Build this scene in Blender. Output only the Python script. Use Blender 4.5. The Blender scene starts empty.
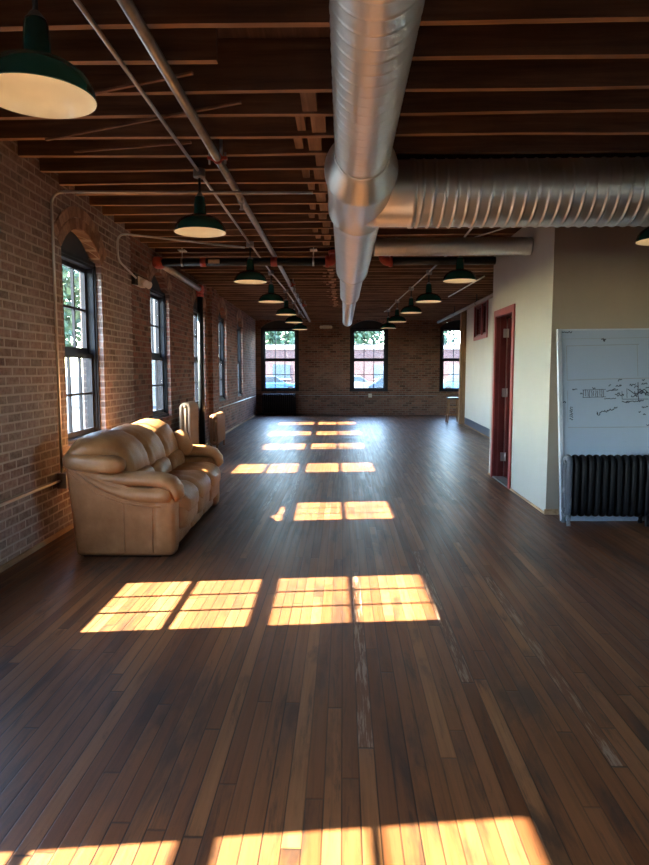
import bpy, bmesh, math, random
from mathutils import Vector, Matrix
random.seed(7)
S = bpy.context.scene
C = S.collection
PI = math.pi

# ------------------------------------------------------------------ helpers
class MB:
    """collects shapes; build() links them as ONE mesh object"""
    def __init__(s):
        s.bm = bmesh.new()
    def hexa(s, p, mi=0):
        v = [s.bm.verts.new(q) for q in p]
        for f in ((3,2,1,0),(4,5,6,7),(0,1,5,4),(1,2,6,5),(2,3,7,6),(3,0,4,7)):
            s.bm.faces.new([v[i] for i in f]).material_index = mi
        return v
    def box(s, x0, x1, y0, y1, z0, z1, mi=0):
        return s.hexa([(x0,y0,z0),(x1,y0,z0),(x1,y1,z0),(x0,y1,z0),(x0,y0,z1),(x1,y0,z1),(x1,y1,z1),(x0,y1,z1)], mi)
    def bar(s, a, b, w, h, up=(0,0,1)):
        a = Vector(a); b = Vector(b); d = (b-a).normalized(); u = Vector(up)
        if abs(d.dot(u)) > .98: u = Vector((1,0,0))
        r = d.cross(u).normalized(); u = r.cross(d).normalized()
        r *= w/2; u *= h/2
        s.hexa([a-r-u, a+r-u, b+r-u, b-r-u, a-r+u, a+r+u, b+r+u, b-r+u])
    def rings(s, rs, closed=True, cap=True, loop=False):
        V = [[s.bm.verts.new(p) for p in r] for r in rs]
        n = len(V[0]); m = len(V)
        for i in range(m if loop else m-1):
            A = V[i]; B = V[(i+1) % m]
            for j in range(n if closed else n-1):
                k = (j+1) % n
                f = s.bm.faces.new((A[j], A[k], B[k], B[j])); f.smooth = True
        if cap and closed and not loop:
            s.bm.faces.new(V[0][::-1]); s.bm.faces.new(V[-1])
        return V
    def tube(s, pts, r, n=12, cap=True, loop=False, up=None, rr=None):
        """round or elliptic tube along pts; r a number or a list of (ra, rb)"""
        P = [Vector(p) for p in pts]; m = len(P); out = []; prev = None
        for i in range(m):
            if loop: d = P[(i+1) % m]-P[i-1]
            else: d = P[min(i+1, m-1)]-P[max(i-1, 0)]
            d.normalize()
            if up is not None: a = Vector(up)
            elif prev is None:
                a = Vector((0,0,1)) if abs(d.z) < .9 else Vector((1,0,0))
            else: a = prev
            a = (a-d*a.dot(d)).normalized(); prev = a; b = d.cross(a)
            ra, rb = (r[i] if isinstance(r, list) else r) if not isinstance(r, (int, float)) else (r, r)
            out.append([P[i]+a*(ra*math.cos(t))+b*(rb*math.sin(t)) for t in [2*PI*k/n for k in range(n)]])
        s.rings(out, cap=cap, loop=loop)
    def cyl(s, a, b, r, n=16):
        s.tube([a, b], r, n)
    def lathe(s, prof, c=(0,0,0), n=32, cap=False):
        rs = [[(c[0]+r*math.cos(2*PI*k/n), c[1]+r*math.sin(2*PI*k/n), c[2]+z) for k in range(n)] for r, z in prof]
        s.rings(rs, cap=cap)
    def superell(s, c, size, e1=.5, e2=.5, M=None, nu=28, nv=18, fn=None):
        c = Vector(c); f = lambda t, e: math.copysign(abs(t)**e, t)
        def P(u, v):
            p = Vector((size[0]/2*f(math.cos(v), e1)*f(math.cos(u), e2), size[1]/2*f(math.cos(v), e1)*f(math.sin(u), e2), size[2]/2*f(math.sin(v), e1)))
            if fn: p = fn(p)
            if M is not None: p = M @ p
            return c+p
        rs = [[P(2*PI*j/nu, -PI/2+.04+(PI-.08)*i/nv) for j in range(nu)] for i in range(nv+1)]
        s.rings(rs)
    def prism(s, poly, a, b, axis='y'):
        def mk(p, t):
            return {'y': (p[0], t, p[1]), 'x': (t, p[0], p[1]), 'z': (p[0], p[1], t)}[axis]
        A = [s.bm.verts.new(mk(p, a)) for p in poly]; B = [s.bm.verts.new(mk(p, b)) for p in poly]
        n = len(poly)
        s.bm.faces.new(A[::-1]); s.bm.faces.new(B)
        for i in range(n):
            s.bm.faces.new((A[i], A[(i+1) % n], B[(i+1) % n], B[i]))
    def build(s, name, mat, parent=None, bevel=0, smooth=False, seg=2):
        me = bpy.data.meshes.new(name)
        bmesh.ops.recalc_face_normals(s.bm, faces=s.bm.faces[:])
        if smooth:
            for f in s.bm.faces: f.smooth = True
        s.bm.to_mesh(me); s.bm.free()
        for m in (mat if isinstance(mat, (list, tuple)) else [mat]): me.materials.append(m)
        o = bpy.data.objects.new(name, me); C.objects.link(o)
        if parent is not None: o.parent = parent
        if bevel:
            b = o.modifiers.new('bevel', 'BEVEL'); b.width = bevel; b.segments = seg; b.limit_method = 'ANGLE'; b.angle_limit = .6
        return o

def tag(o, label, cat, group=None, kind=None):
    o['label'] = label; o['category'] = cat
    if group: o['group'] = group
    if kind: o['kind'] = kind
    return o
def thing(name, label, cat, loc=(0,0,0), rz=0, group=None, kind=None):
    o = bpy.data.objects.new(name, None); C.objects.link(o)
    o.location = loc; o.rotation_euler = (0,0,rz)
    return tag(o, label, cat, group, kind)
def copy_tree(o, parent=None):
    c = o.copy(); C.objects.link(c)
    if parent is not None: c.parent = parent
    for ch in list(o.children): copy_tree(ch, c)
    return c
def arc(c, r, a0, a1, n, plane='xz'):
    out = []
    for i in range(n+1):
        t = a0+(a1-a0)*i/n
        out.append((c[0]+r*math.cos(t), c[1]+r*math.sin(t)))
    return out

# ------------------------------------------------------------------ materials
class NT:
    def __init__(s, name):
        s.m = bpy.data.materials.new(name); s.m.use_nodes = True
        s.t = s.m.node_tree; s.t.nodes.clear()
        s.out = s.n('ShaderNodeOutputMaterial'); s.b = s.n('ShaderNodeBsdfPrincipled')
        s.l(s.b.outputs[0], s.out.inputs[0])
    def n(s, k, **kw):
        o = s.t.nodes.new(k)
        for a, b in kw.items(): setattr(o, a, b)
        return o
    def l(s, a, b): s.t.links.new(a, b)
    def v(s, sock, val):
        if hasattr(val, 'is_output') or isinstance(val, bpy.types.NodeSocket): s.l(val, sock)
        else: sock.default_value = val
    def math(s, op, a, b=0., c=0.):
        o = s.n('ShaderNodeMath', operation=op); s.v(o.inputs[0], a); s.v(o.inputs[1], b); s.v(o.inputs[2], c); return o.outputs[0]
    def mix(s, f, a, b, mode='MIX'):
        o = s.n('ShaderNodeMix', data_type='RGBA', blend_type=mode)
        s.v(o.inputs[0], f); s.v(o.inputs[6], a if not isinstance(a, tuple) else (*a[:3], 1)); s.v(o.inputs[7], b if not isinstance(b, tuple) else (*b[:3], 1)); return o.outputs[2]
    def ramp(s, f, stops, interp='LINEAR'):
        o = s.n('ShaderNodeValToRGB'); s.l(f, o.inputs[0]); e = o.color_ramp.elements; o.color_ramp.interpolation = interp
        while len(e) < len(stops): e.new(.5)
        for q, (p, c) in zip(e, stops):
            q.position = p; q.color = (*c[:3], 1) if isinstance(c, tuple) else (c, c, c, 1)
        return o.outputs[0]
    def obj(s):
        return s.n('ShaderNodeTexCoord').outputs['Object']
    def map(s, vec, scale=(1,1,1), loc=(0,0,0), rot=(0,0,0)):
        o = s.n('ShaderNodeMapping'); s.l(vec, o.inputs[0]); o.inputs['Scale'].default_value = scale; o.inputs['Location'].default_value = loc; o.inputs['Rotation'].default_value = rot; return o.outputs[0]
    def noise(s, vec, scale=5, detail=4, rough=.55, dist=0.):
        o = s.n('ShaderNodeTexNoise'); s.l(vec, o.inputs['Vector']); o.inputs['Scale'].default_value = scale; o.inputs['Detail'].default_value = detail; o.inputs['Roughness'].default_value = rough; o.inputs['Distortion'].default_value = dist; return o.outputs['Fac']
    def white(s, vec):
        o = s.n('ShaderNodeTexWhiteNoise'); s.l(vec, o.inputs['Vector']); return o.outputs['Value']
    def comb(s, x, y, z=0.):
        o = s.n('ShaderNodeCombineXYZ'); s.v(o.inputs[0], x); s.v(o.inputs[1], y); s.v(o.inputs[2], z); return o.outputs[0]
    def sep(s, v):
        o = s.n('ShaderNodeSeparateXYZ'); s.l(v, o.inputs[0]); return o.outputs
    def bump(s, h, strength=.3, dist=.01):
        o = s.n('ShaderNodeBump'); s.l(h, o.inputs['Height']); o.inputs['Strength'].default_value = strength; o.inputs['Distance'].default_value = dist; s.l(o.outputs[0], s.b.inputs['Normal'])
    def base(s, c): s.v(s.b.inputs['Base Color'], (*c[:3], 1) if isinstance(c, tuple) else c)
    def rough(s, r): s.v(s.b.inputs['Roughness'], r)

def plain(name, col, rough=.5, metal=0., var=.12, scale=6, bump=0., stretch=(1,1,1), spec=None):
    t = NT(name); o = t.map(t.obj(), stretch)
    f = t.noise(o, scale, 5)
    lo = tuple(max(0, c*(1-var)) for c in col); hi = tuple(min(1, c*(1+var)) for c in col)
    t.base(t.ramp(f, [(.3, lo), (.7, hi)])); t.rough(rough); t.b.inputs['Metallic'].default_value = metal
    if spec is not None: t.b.inputs['Specular IOR Level'].default_value = spec
    if bump: t.bump(t.noise(o, scale*6, 3), bump, .004)
    return t.m

def mat_floor():
    t = NT('old pine floorboards'); p = t.sep(t.obj()); x, y = p[0], p[1]
    W, L = .064, 2.3
    rx = t.math('DIVIDE', x, W); row = t.math('FLOOR', rx); fx = t.math('FRACT', rx)
    off = t.math('MULTIPLY', t.white(t.comb(row, 3.3)), 17.)
    ly = t.math('ADD', t.math('DIVIDE', y, L), off); idx = t.math('FLOOR', ly); fy = t.math('FRACT', ly)
    rnd = t.white(t.comb(row, idx, 1.)); rnd2 = t.white(t.comb(row, idx, 9.))
    col = t.ramp(rnd, [(0, (.088,.032,.012)), (.35, (.122,.047,.0175)), (.75, (.148,.060,.023)), (1, (.21,.096,.038))])
    gv = t.comb(t.math('MULTIPLY', x, 38.), t.math('MULTIPLY', y, 1.4), t.math('MULTIPLY', rnd2, 40.))
    g = t.noise(gv, 1.6, 6, .6, .4)
    col = t.mix(.85, col, t.ramp(g, [(.25, (.55,.5,.46)), (.5, (.98,.98,.98)), (.75, (1.22,1.2,1.16))]), 'MULTIPLY')
    # dark worn stains, elongated along the boards
    sv = t.comb(t.math('MULTIPLY', x, 3.2), t.math('MULTIPLY', y, .8), t.math('MULTIPLY', rnd, 2.))
    st = t.noise(sv, 1.6, 6, .62, .3)
    col = t.mix(t.ramp(st, [(.52, 0.), (.66, .8)]), col, (.018,.013,.011))
    sk = t.noise(t.comb(t.math('MULTIPLY', x, 13.), t.math('MULTIPLY', y, 1.1), t.math('MULTIPLY', rnd2, 9.)), 1.5, 7, .7, .5)
    col = t.mix(t.ramp(sk, [(.56, 0.), (.68, .85)]), col, (.02,.013,.010))
    pale = t.noise(t.comb(t.math('MULTIPLY', x, 60.), t.math('MULTIPLY', y, 4.), rnd), 1., 6, .7)
    pf = t.math('MULTIPLY', t.ramp(pale, [(.5, 0.), (.6, .8)]), t.math('GREATER_THAN', rnd2, .965))
    col = t.mix(pf, col, (.26,.20,.15))
    big = t.noise(t.comb(x, y, 4.), .35, 3)
    col = t.mix(t.ramp(big, [(.35, 0.), (.7, .35)]), col, (.11,.05,.028))
    # gaps between the boards
    e = t.math('MINIMUM', fx, t.math('SUBTRACT', 1., fx)); gap = t.ramp(e, [(.018, 1.), (.06, 0.)])
    ey = t.math('MINIMUM', fy, t.math('SUBTRACT', 1., fy)); gap2 = t.ramp(ey, [(.0004, 1.), (.0014, 0.)])
    gm = t.math('MAXIMUM', gap, gap2)
    wide = t.math('MULTIPLY', gm, t.ramp(rnd2, [(.1, .5), (.8, 1.)]))
    col = t.mix(wide, col, (.012,.008,.006))
    t.base(col)
    t.rough(t.ramp(t.noise(gv, .8, 4), [(.3, .34), (.7, .48)]))
    t.b.inputs['Specular IOR Level'].default_value = .27
    h = t.math('SUBTRACT', t.math('MULTIPLY', g, .25), gm)
    h = t.math('ADD', h, t.math('MULTIPLY', rnd, .35))
    t.bump(h, .22, .003)
    return t.m

def mat_brick(name, c1, c2, mortar, wash=.3, washcol=(.42,.34,.27), seed=0., dirt=.4, wash_edge=None):
    t = NT(name); p = t.sep(t.obj()); u = t.math('ADD', p[0], p[1]); z = p[2]
    v0 = t.comb(u, z)
    # slightly wavy courses
    wob = t.noise(t.comb(u, z, seed), 2.2, 2)
    wz = t.math('ADD', z, t.math('MULTIPLY', t.math('SUBTRACT', wob, .5), .014))
    v = t.comb(t.math('ADD', u, t.math('MULTIPLY', wob, .02)), wz)
    b = t.n('ShaderNodeTexBrick'); t.l(v, b.inputs['Vector']); b.inputs['Scale'].default_value = 1.
    b.inputs['Brick Width'].default_value = .215; b.inputs['Row Height'].default_value = .073; b.inputs['Mortar Size'].default_value = .0095
    b.inputs['Mortar Smooth'].default_value = .25; b.inputs['Bias'].default_value = 0.
    b.inputs['Color1'].default_value = (0,0,0,1); b.inputs['Color2'].default_value = (1,1,1,1); b.inputs['Mortar'].default_value = (.5,.5,.5,1)
    col = t.ramp(b.outputs['Color'], [(0, c1), (.4, c2), (.7, tuple(.42*q for q in c1)), (.85, tuple(.9*q for q in c1)), (1, tuple(1.25*q for q in c2))])
    n1 = t.noise(t.comb(u, z, seed+2), 22, 5, .65)
    col = t.mix(.85, col, t.ramp(n1, [(.25, (.45,.45,.45)), (.5, (1,1,1)), (.8, (1.35,1.3,1.25))]), 'MULTIPLY')
    mcol = t.mix(n1, tuple(.7*q for q in mortar), tuple(1.2*q for q in mortar))
    if wash_edge is not None:
        k0 = t.ramp(t.math('MULTIPLY', p[0], .1), [(wash_edge*.1, 0.), (wash_edge*.1+.002, 1.)])
        mcol = t.mix(k0, mcol, t.mix(n1, (.16,.115,.09), (.30,.22,.17)))
        col = t.mix(t.math('MULTIPLY', k0, .8), col, t.mix(1., col, (1.22,.84,.66), 'MULTIPLY'))
    smear = t.ramp(t.noise(t.comb(u, z, seed+21), 5., 6, .7), [(.42, 0.), (.6, .75)])
    col = t.mix(t.math('MULTIPLY', smear, .35), col, mcol)
    col = t.mix(b.outputs['Fac'], col, mcol)
    # old lime wash left in patches
    w = t.noise(t.comb(u, t.math('MULTIPLY', z, 1.3), seed+5), 1.1, 8, .68, .6)
    wf = t.ramp(w, [(.5-wash*.45, 0.), (.62, min(1., .25+wash))])
    wf = t.math('MULTIPLY', wf, t.ramp(n1, [(.3, .35), (.65, 1.)]))
    if wash_edge is not None:
        k = t.ramp(t.math('ADD', t.math('MULTIPLY', p[0], .1), t.math('MULTIPLY', w, .02)), [((wash_edge)*.1, 1.), (wash_edge*.1+.012, .22)])
        wf = t.math('MULTIPLY', wf, k)
    col = t.mix(wf, col, washcol)
    d = t.noise(t.comb(u, z, seed+11), .7, 6, .6)
    col = t.mix(t.ramp(d, [(.5, 0.), (.75, dirt)]), col, (.05,.04,.035))
    t.base(col); t.rough(.9); t.b.inputs['Specular IOR Level'].default_value = .2
    h = t.math('ADD', t.math('MULTIPLY', b.outputs['Fac'], -1.), t.math('MULTIPLY', n1, .6))
    t.bump(h, .6, .008)
    return t.m

def mat_island(name, c1, c2, rough=.9):
    t = NT(name); g = t.n('ShaderNodeNewGeometry'); n = t.noise(t.obj(), 18, 5)
    col = t.ramp(g.outputs['Random Per Island'], [(0, c1), (.6, c2), (1, tuple(1.3*q for q in c2))])
    col = t.mix(.6, col, t.ramp(n, [(.3, (.6,.6,.6)), (.7, (1.25,1.25,1.25))]), 'MULTIPLY')
    t.base(col); t.rough(rough); t.bump(n, .4, .006); return t.m

def mat_wood(name, c1, c2, axis=0, rough=.75, scale=1., rnd=True, spec=.3):
    t = NT(name); oi = t.n('ShaderNodeObjectInfo'); p = t.sep(t.obj())
    k = [18., 18., 18.]; k[axis] = 1.1
    r = t.math('MULTIPLY', oi.outputs['Random'], 30.) if rnd else 0.
    v = t.comb(*[t.math('ADD', t.math('MULTIPLY', p[i], k[i]*scale), r) for i in range(3)])
    f = t.noise(v, 1., 7, .62, .5); blot = t.noise(t.comb(p[0], p[1], t.math('ADD', p[2], r)), 1.7, 5)
    col = t.ramp(f, [(.25, tuple(.5*q for q in c1)), (.48, c1), (.75, c2)])
    col = t.mix(t.ramp(blot, [(.45, 0.), (.75, .65)]), col, tuple(.45*q for q in c1))
    if rnd:
        col = t.mix(.8, col, t.ramp(oi.outputs['Random'], [(0, (.7,.68,.66)), (1, (1.25,1.22,1.2))]), 'MULTIPLY')
    t.base(col); t.rough(rough); t.b.inputs['Specular IOR Level'].default_value = spec
    t.bump(f, .35, .004); return t.m

def mat_duct(name, axis):
    t = NT(name); p = t.sep(t.obj()); k = [40., 40., 40.]; k[axis] = 3.
    v = t.comb(*[t.math('MULTIPLY', p[i], k[i]) for i in range(3)])
    f = t.noise(v, 1., 3); s = t.noise(t.obj(), 2.5, 4)
    t.base(t.mix(s, (.66,.68,.64), (.82,.83,.78))); t.b.inputs['Metallic'].default_value = .95
    t.rough(t.ramp(f, [(.3, .34), (.7, .46)])); return t.m

def mat_leather():
    t = NT('tan leather'); o = t.obj(); f = t.noise(o, 5, 6, .6); c = t.n('ShaderNodeTexVoronoi'); t.l(o, c.inputs['Vector']); c.inputs['Scale'].default_value = 130.
    w = t.noise(o, 14, 5, .65, 1.2)
    t.base(t.ramp(f, [(.3, (.29,.125,.045)), (.55, (.39,.18,.07)), (.75, (.47,.24,.10))]))
    t.rough(t.ramp(w, [(.3, .34), (.7, .5)])); t.b.inputs['Specular IOR Level'].default_value = .45
    t.bump(t.math('ADD', t.math('MULTIPLY', c.outputs['Distance'], .12), w), .38, .012); return t.m

def mat_glass():
    t = NT('window glass'); t.t.nodes.remove(t.b)
    a = t.n('ShaderNodeBsdfTransparent'); g = t.n('ShaderNodeBsdfGlossy'); g.inputs['Roughness'].default_value = .02
    a.inputs[0].default_value = (.96,.98,.97,1)
    lw = t.n('ShaderNodeLayerWeight'); lw.inputs[0].default_value = .5
    f = t.math('ADD', t.math('MULTIPLY', t.math('POWER', lw.outputs['Facing'], 4.), .5), .05)
    m = t.n('ShaderNodeMixShader'); t.l(f, m.inputs[0]); t.l(a.outputs[0], m.inputs[1]); t.l(g.outputs[0], m.inputs[2]); t.l(m.outputs[0], t.out.inputs[0]); return t.m

M = {}
M['floor'] = mat_floor()
M['brick_left'] = mat_brick('lime washed brick', (.125,.055,.045), (.22,.115,.095), (.46,.40,.36), wash=.5, washcol=(.40,.345,.32), wash_edge=8.2)
M['brick_back'] = mat_brick('red brick', (.19,.075,.048), (.26,.11,.07), (.25,.19,.15), wash=.18, washcol=(.3,.2,.15), seed=31., dirt=.45)
M['arch_brick'] = mat_island('arch bricks', (.20,.11,.08), (.32,.21,.155))
M['arch_brick_back'] = mat_island('arch bricks red', (.12,.05,.035), (.19,.085,.055))
M['joist'] = mat_wood('old joist wood', (.135,.078,.05), (.25,.15,.095), 0)
M['joist_edge'] = mat_wood('paler joist edge', (.42,.26,.155), (.58,.40,.26), 0)  # bottom faces of the joists, paler than their sides
M['deck'] = mat_wood('old deck boards', (.085,.045,.03), (.15,.085,.055), 1)
M['block'] = mat_wood('pale blocking wood', (.28,.17,.10), (.42,.27,.165), 1)
M['strap'] = mat_wood('bridging strap wood', (.22,.12,.075), (.36,.21,.13), 0)
M['post'] = mat_wood('oak post', (.24,.14,.075), (.38,.235,.13), 2, rnd=False)
M['duct_y'] = mat_duct('galvanised steel', 1); M['duct_x'] = mat_duct('galvanised steel crosswise', 0)
M['leather'] = mat_leather()
M['glass'] = mat_glass()
M['frame'] = plain('dark painted wood', (.010,.012,.019), .5, var=.25, bump=.12, spec=.25)
M['panel'] = plain('dark painted panel', (.016,.017,.021), .55, var=.2)
M['sill'] = mat_brick('sill brick', (.2,.1,.07), (.27,.16,.11), (.3,.24,.18), wash=.3)
M['plaster'] = plain('cream painted drywall', (.44,.455,.40), .55, var=.03, scale=2, bump=.05)
M['plaster_far'] = plain('pale painted drywall', (.54,.545,.51), .55, var=.03, scale=2, bump=.05)
M['plaster_rear'] = plain('worn grey plaster', (.35,.30,.25), .8, var=.2, scale=1.5, bump=.1)
M['taupe'] = plain('taupe painted drywall', (.36,.32,.26), .7, var=.05, scale=2, bump=.05)
M['blue_base'] = plain('slate blue baseboard paint', (.07,.085,.13), .4, var=.1)
M['pine_trim'] = mat_wood('bare pine trim', (.42,.27,.15), (.55,.38,.23), 1, rnd=False)
M['red'] = plain('brick red trim paint', (.28,.045,.04), .4, var=.12)
M['dark_red'] = plain('dark red door paint', (.12,.02,.02), .45, var=.15)
M['hinge'] = plain('satin steel', (.6,.6,.6), .35, .9, var=.05)
M['green'] = plain('dark green enamel', (.012,.075,.058), .25, var=.15, spec=.6)
M['enamel'] = plain('cream enamel', (.83,.78,.66), .18, var=.04, spec=.6)
def mat_bulb():
    t = NT('lit warm bulb'); t.base((.9,.85,.7)); t.b.inputs['Emission Color'].default_value = (1,.74,.42,1); t.b.inputs['Emission Strength'].default_value = 14.; return t.m
M['bulb'] = mat_bulb()
M['conduit'] = plain('galvanised conduit', (.55,.54,.51), .38, .85, var=.1)
M['pipe'] = plain('steel pipe', (.36,.35,.33), .36, .85, var=.2, scale=9)
M['black_pipe'] = plain('black iron pipe', (.014,.018,.018), .4, .2, var=.3)
M['red_iron'] = plain('red oxide fitting', (.42,.07,.045), .5, .1, var=.2, scale=20)
M['grey_metal'] = plain('dull grey metal', (.30,.31,.31), .5, .7, var=.15)
M['insul'] = plain('grey pipe paint', (.34,.34,.32), .55, var=.1)
M['white_plastic'] = plain('off white plastic', (.72,.68,.58), .4, var=.05)
M['lens'] = plain('clear lamp lens', (.78,.76,.7), .15, var=.05)
M['board'] = plain('white marker board', (.35,.45,.60), .28, var=.03, scale=1.2)
M['marker'] = plain('dark marker ink', (.035,.045,.075), .6)
M['marker_faint'] = plain('faint marker ink', (.30,.34,.40), .6)
M['alu'] = plain('aluminium edge', (.55,.62,.72), .33, .6, var=.05)
def mat_radiator(name, c, worn, lo=.6):
    t = NT(name); o = t.obj(); f = t.noise(o, 16, 7, .7); g = t.noise(t.map(o, (1,1,.35)), 9, 6, .7)
    k = t.ramp(g, [(lo, 0.), (lo+.06, 1.)]); t.base(t.mix(k, t.mix(f, c, tuple(1.8*q for q in c)), worn)); t.rough(t.ramp(f, [(.3, .3), (.7, .55)])); t.b.inputs['Specular IOR Level'].default_value = .2; t.bump(f, .25, .004); return t.m
M['rad'] = mat_radiator('black radiator iron', (.003,.0035,.005), (.16,.18,.21), .60)
M['rad_end'] = mat_radiator('flaking silver radiator iron', (.05,.06,.075), (.18,.20,.23), .52)
M['rad_dark'] = mat_radiator('dark radiator iron', (.010,.011,.014), (.06,.06,.07), .66)
M['rad_brown'] = mat_radiator('brown painted radiator iron', (.30,.19,.11), (.42,.31,.2), .64)
M['rad_rust'] = mat_radiator('rust brown radiator iron', (.20,.10,.055), (.30,.18,.1), .64)
M['stool_seat'] = plain('black stool seat', (.02,.022,.028), .4)
M['stool_wood'] = mat_wood('stool wood', (.30,.15,.075), (.45,.25,.13), 2, rnd=False)
M['leaf'] = plain('tree leaves', (.05,.095,.05), .5, var=.5, scale=1.5)
M['bark'] = plain('tree bark', (.16,.11,.08), .9, var=.3)
M['asphalt'] = plain('asphalt', (.022,.031,.045), .9, var=.15, scale=.6)
M['ext_brick'] = mat_brick('red brick outside', (.10,.04,.04), (.13,.06,.06), (.12,.10,.1), wash=.1, washcol=(.12,.09,.09), seed=77., dirt=.15)
M['ext_pale'] = mat_brick('pale brick outside', (.17,.165,.15), (.22,.21,.2), (.24,.24,.23), wash=.3, washcol=(.25,.25,.24), seed=50., dirt=.1)
M['ext_white'] = plain('white parapet', (.3,.3,.3), .7)
M['ext_dark'] = plain('dark shop window', (.05,.07,.09), .15)
M['ext_door'] = plain('blue shutter', (.03,.08,.2), .5)
M['car_blue'] = plain('blue car paint', (.06,.15,.32), .25, .3); M['car_white'] = plain('white car paint', (.2,.21,.22), .25)
M['car_dark'] = plain('dark car paint', (.06,.08,.11), .25, .3)
M['tyre'] = plain('tyre rubber', (.02,.02,.02), .8)

# ------------------------------------------------------------------ the room
CEIL, DECK = 3.2, 3.5
LX0, LK = -2.485, .0205                      # left wall: X = LX0 - LK*Y
LANG = math.atan2(1, -LK)
LW = Matrix.Translation((LX0, 0, 0)) @ Matrix.Rotation(LANG, 4, 'Z')   # local x along the wall, y outward
def lw(u, o, z): return LW @ Vector((u, o, z))
YB, XR, YR = 22.3, 7.5, -4.0

mb = MB(); mb.box(-3.7, XR+.3, YR-.2, YB+.3, -.06, 0)
tag(mb.build('floor', M['floor']), 'dark worn pine strip floor running the length of the loft', 'floor', kind='structure')
mb = MB(); mb.box(-3.7, XR+.2, YR-.2, YB+.3, DECK, DECK+.06)
tag(mb.build('ceiling', M['deck']), 'dark board deck above the open joists', 'ceiling', kind='structure')

def arch_z(u, w, zs, rise):
    """segmental arch height at offset u from its centre"""
    R = (w*w/4+rise*rise)/(2*rise)
    return zs+rise-R+math.sqrt(max(0, R*R-u*u))
def wall_mesh(name, mat, spans, thick, wins, z1, mbo=None):
    """spans: (u0, u1, o_in); wins: (uc, w, z_sill, z_spring, rise)"""
    mb = MB()
    for u0, u1, o in spans:
        cuts = sorted([w for w in wins if u0 < w[0] < u1]); a = u0
        for (uc, w, zb, zs, rise) in cuts:
            mb.box(a, uc-w/2, o, thick, 0, z1)
            mb.box(uc-w/2, uc+w/2, o, thick, 0, zb)
            n = 14
            for i in range(n):
                p, q = -w/2+w*i/n, -w/2+w*(i+1)/n
                zp, zq = arch_z(p, w, zs, rise), arch_z(q, w, zs, rise)
                mb.hexa([(uc+p,o,zp),(uc+q,o,zq),(uc+q,thick,zq),(uc+p,thick,zp),(uc+p,o,z1),(uc+q,o,z1),(uc+q,thick,z1),(uc+p,thick,z1)])
            a = uc+w/2
        mb.box(a, u1, o, thick, 0, z1)
    return mb.build(name, mat)
LT = .24
LWIN = [-1.55, 1.25, 3.88, 6.60, 9.75, 12.66, 15.40, 18.40]  # first one, behind the camera, is unseen and added for light
LSPEC = (1.05, .79, 2.66, .24)
def lspec(i):
    d = 0 if i < 4 else .05 if i < 6 else .10
    return (1.05+d*.6, .79, 2.66+d, .24)
def lglass(i):
    d = 0 if i < 4 else .05 if i < 6 else .10
    return (.87+d*.6, .885+d*.3, 2.55+d, 1.69+d*.6)
spans = [(YR-.2, 8.22, 0.), (8.22, 13.55, .04), (13.55, 14.22, -.05), (14.22, YB+.2, .04)]
def inner(u):
    for a, b, o in spans:
        if a <= u < b: return o
    return .04
lwall = wall_mesh('wall_left', M['brick_left'], spans, LT, [(u,)+lspec(i) for i, u in enumerate(LWIN)], DECK+.02)
lwall.matrix_world = LW
tag(lwall, 'old brick wall with arched windows and lime wash remains', 'wall', kind='structure')
BWIN = [-2.16, .885, 3.93, 6.6]
BSPEC = (1.30, .80, 2.97, .25)
bwall = wall_mesh('wall_back', M['brick_back'], [(-3.25, XR+.2, 0.)], .26, [(u,)+BSPEC for u in BWIN], DECK+.02)
bwall.location = (0, YB, 0)
tag(bwall, 'red brick end wall with arched windows', 'wall', kind='structure')
FILL_WIN = [2.9, .5]                    # unseen windows added on this side to brighten the front of the loft
rwall = wall_mesh('wall_right', M['brick_back'], [(-YB, -YR, 0.)], .24, [(u,)+BSPEC for u in FILL_WIN], DECK+.02)
rwall.location = (XR, 0, 0); rwall.rotation_euler = (0, 0, -PI/2)
tag(rwall, 'brick side wall far past the partition', 'wall', kind='structure')
mb = MB(); mb.box(-3.3, XR+.2, YR-.2, YR, 0, DECK)
tag(mb.build('wall_rear', M['plaster_rear']), 'plain wall behind the viewpoint', 'wall', kind='structure')

# arch rings of brick on edge
def arch_ring(name, spec, mat, rows=2, proud=.012):
    w, zb, zs, rise = spec; R = (w*w/4+rise*rise)/(2*rise); zc = zs+rise-R
    mb = MB()
    for k in range(rows):
        r0 = R+.004+k*.108; r1 = r0+.098; half = math.asin(min(1, w/2/R))+.03
        n = int(2*half*r0/.075)
        for i in range(n):
            a = -half+2*half*(i+.07)/n; b = -half+2*half*(i+.93)/n
            P = lambda r, t, o: (r*math.sin(t), o, zc+r*math.cos(t))
            mb.hexa([P(r0,a,-proud),P(r0,b,-proud),P(r0,b,.05),P(r0,a,.05),P(r1,a,-proud),P(r1,b,-proud),P(r1,b,.05),P(r1,a,.05)])
    return mb.build(name, mat)

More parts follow.
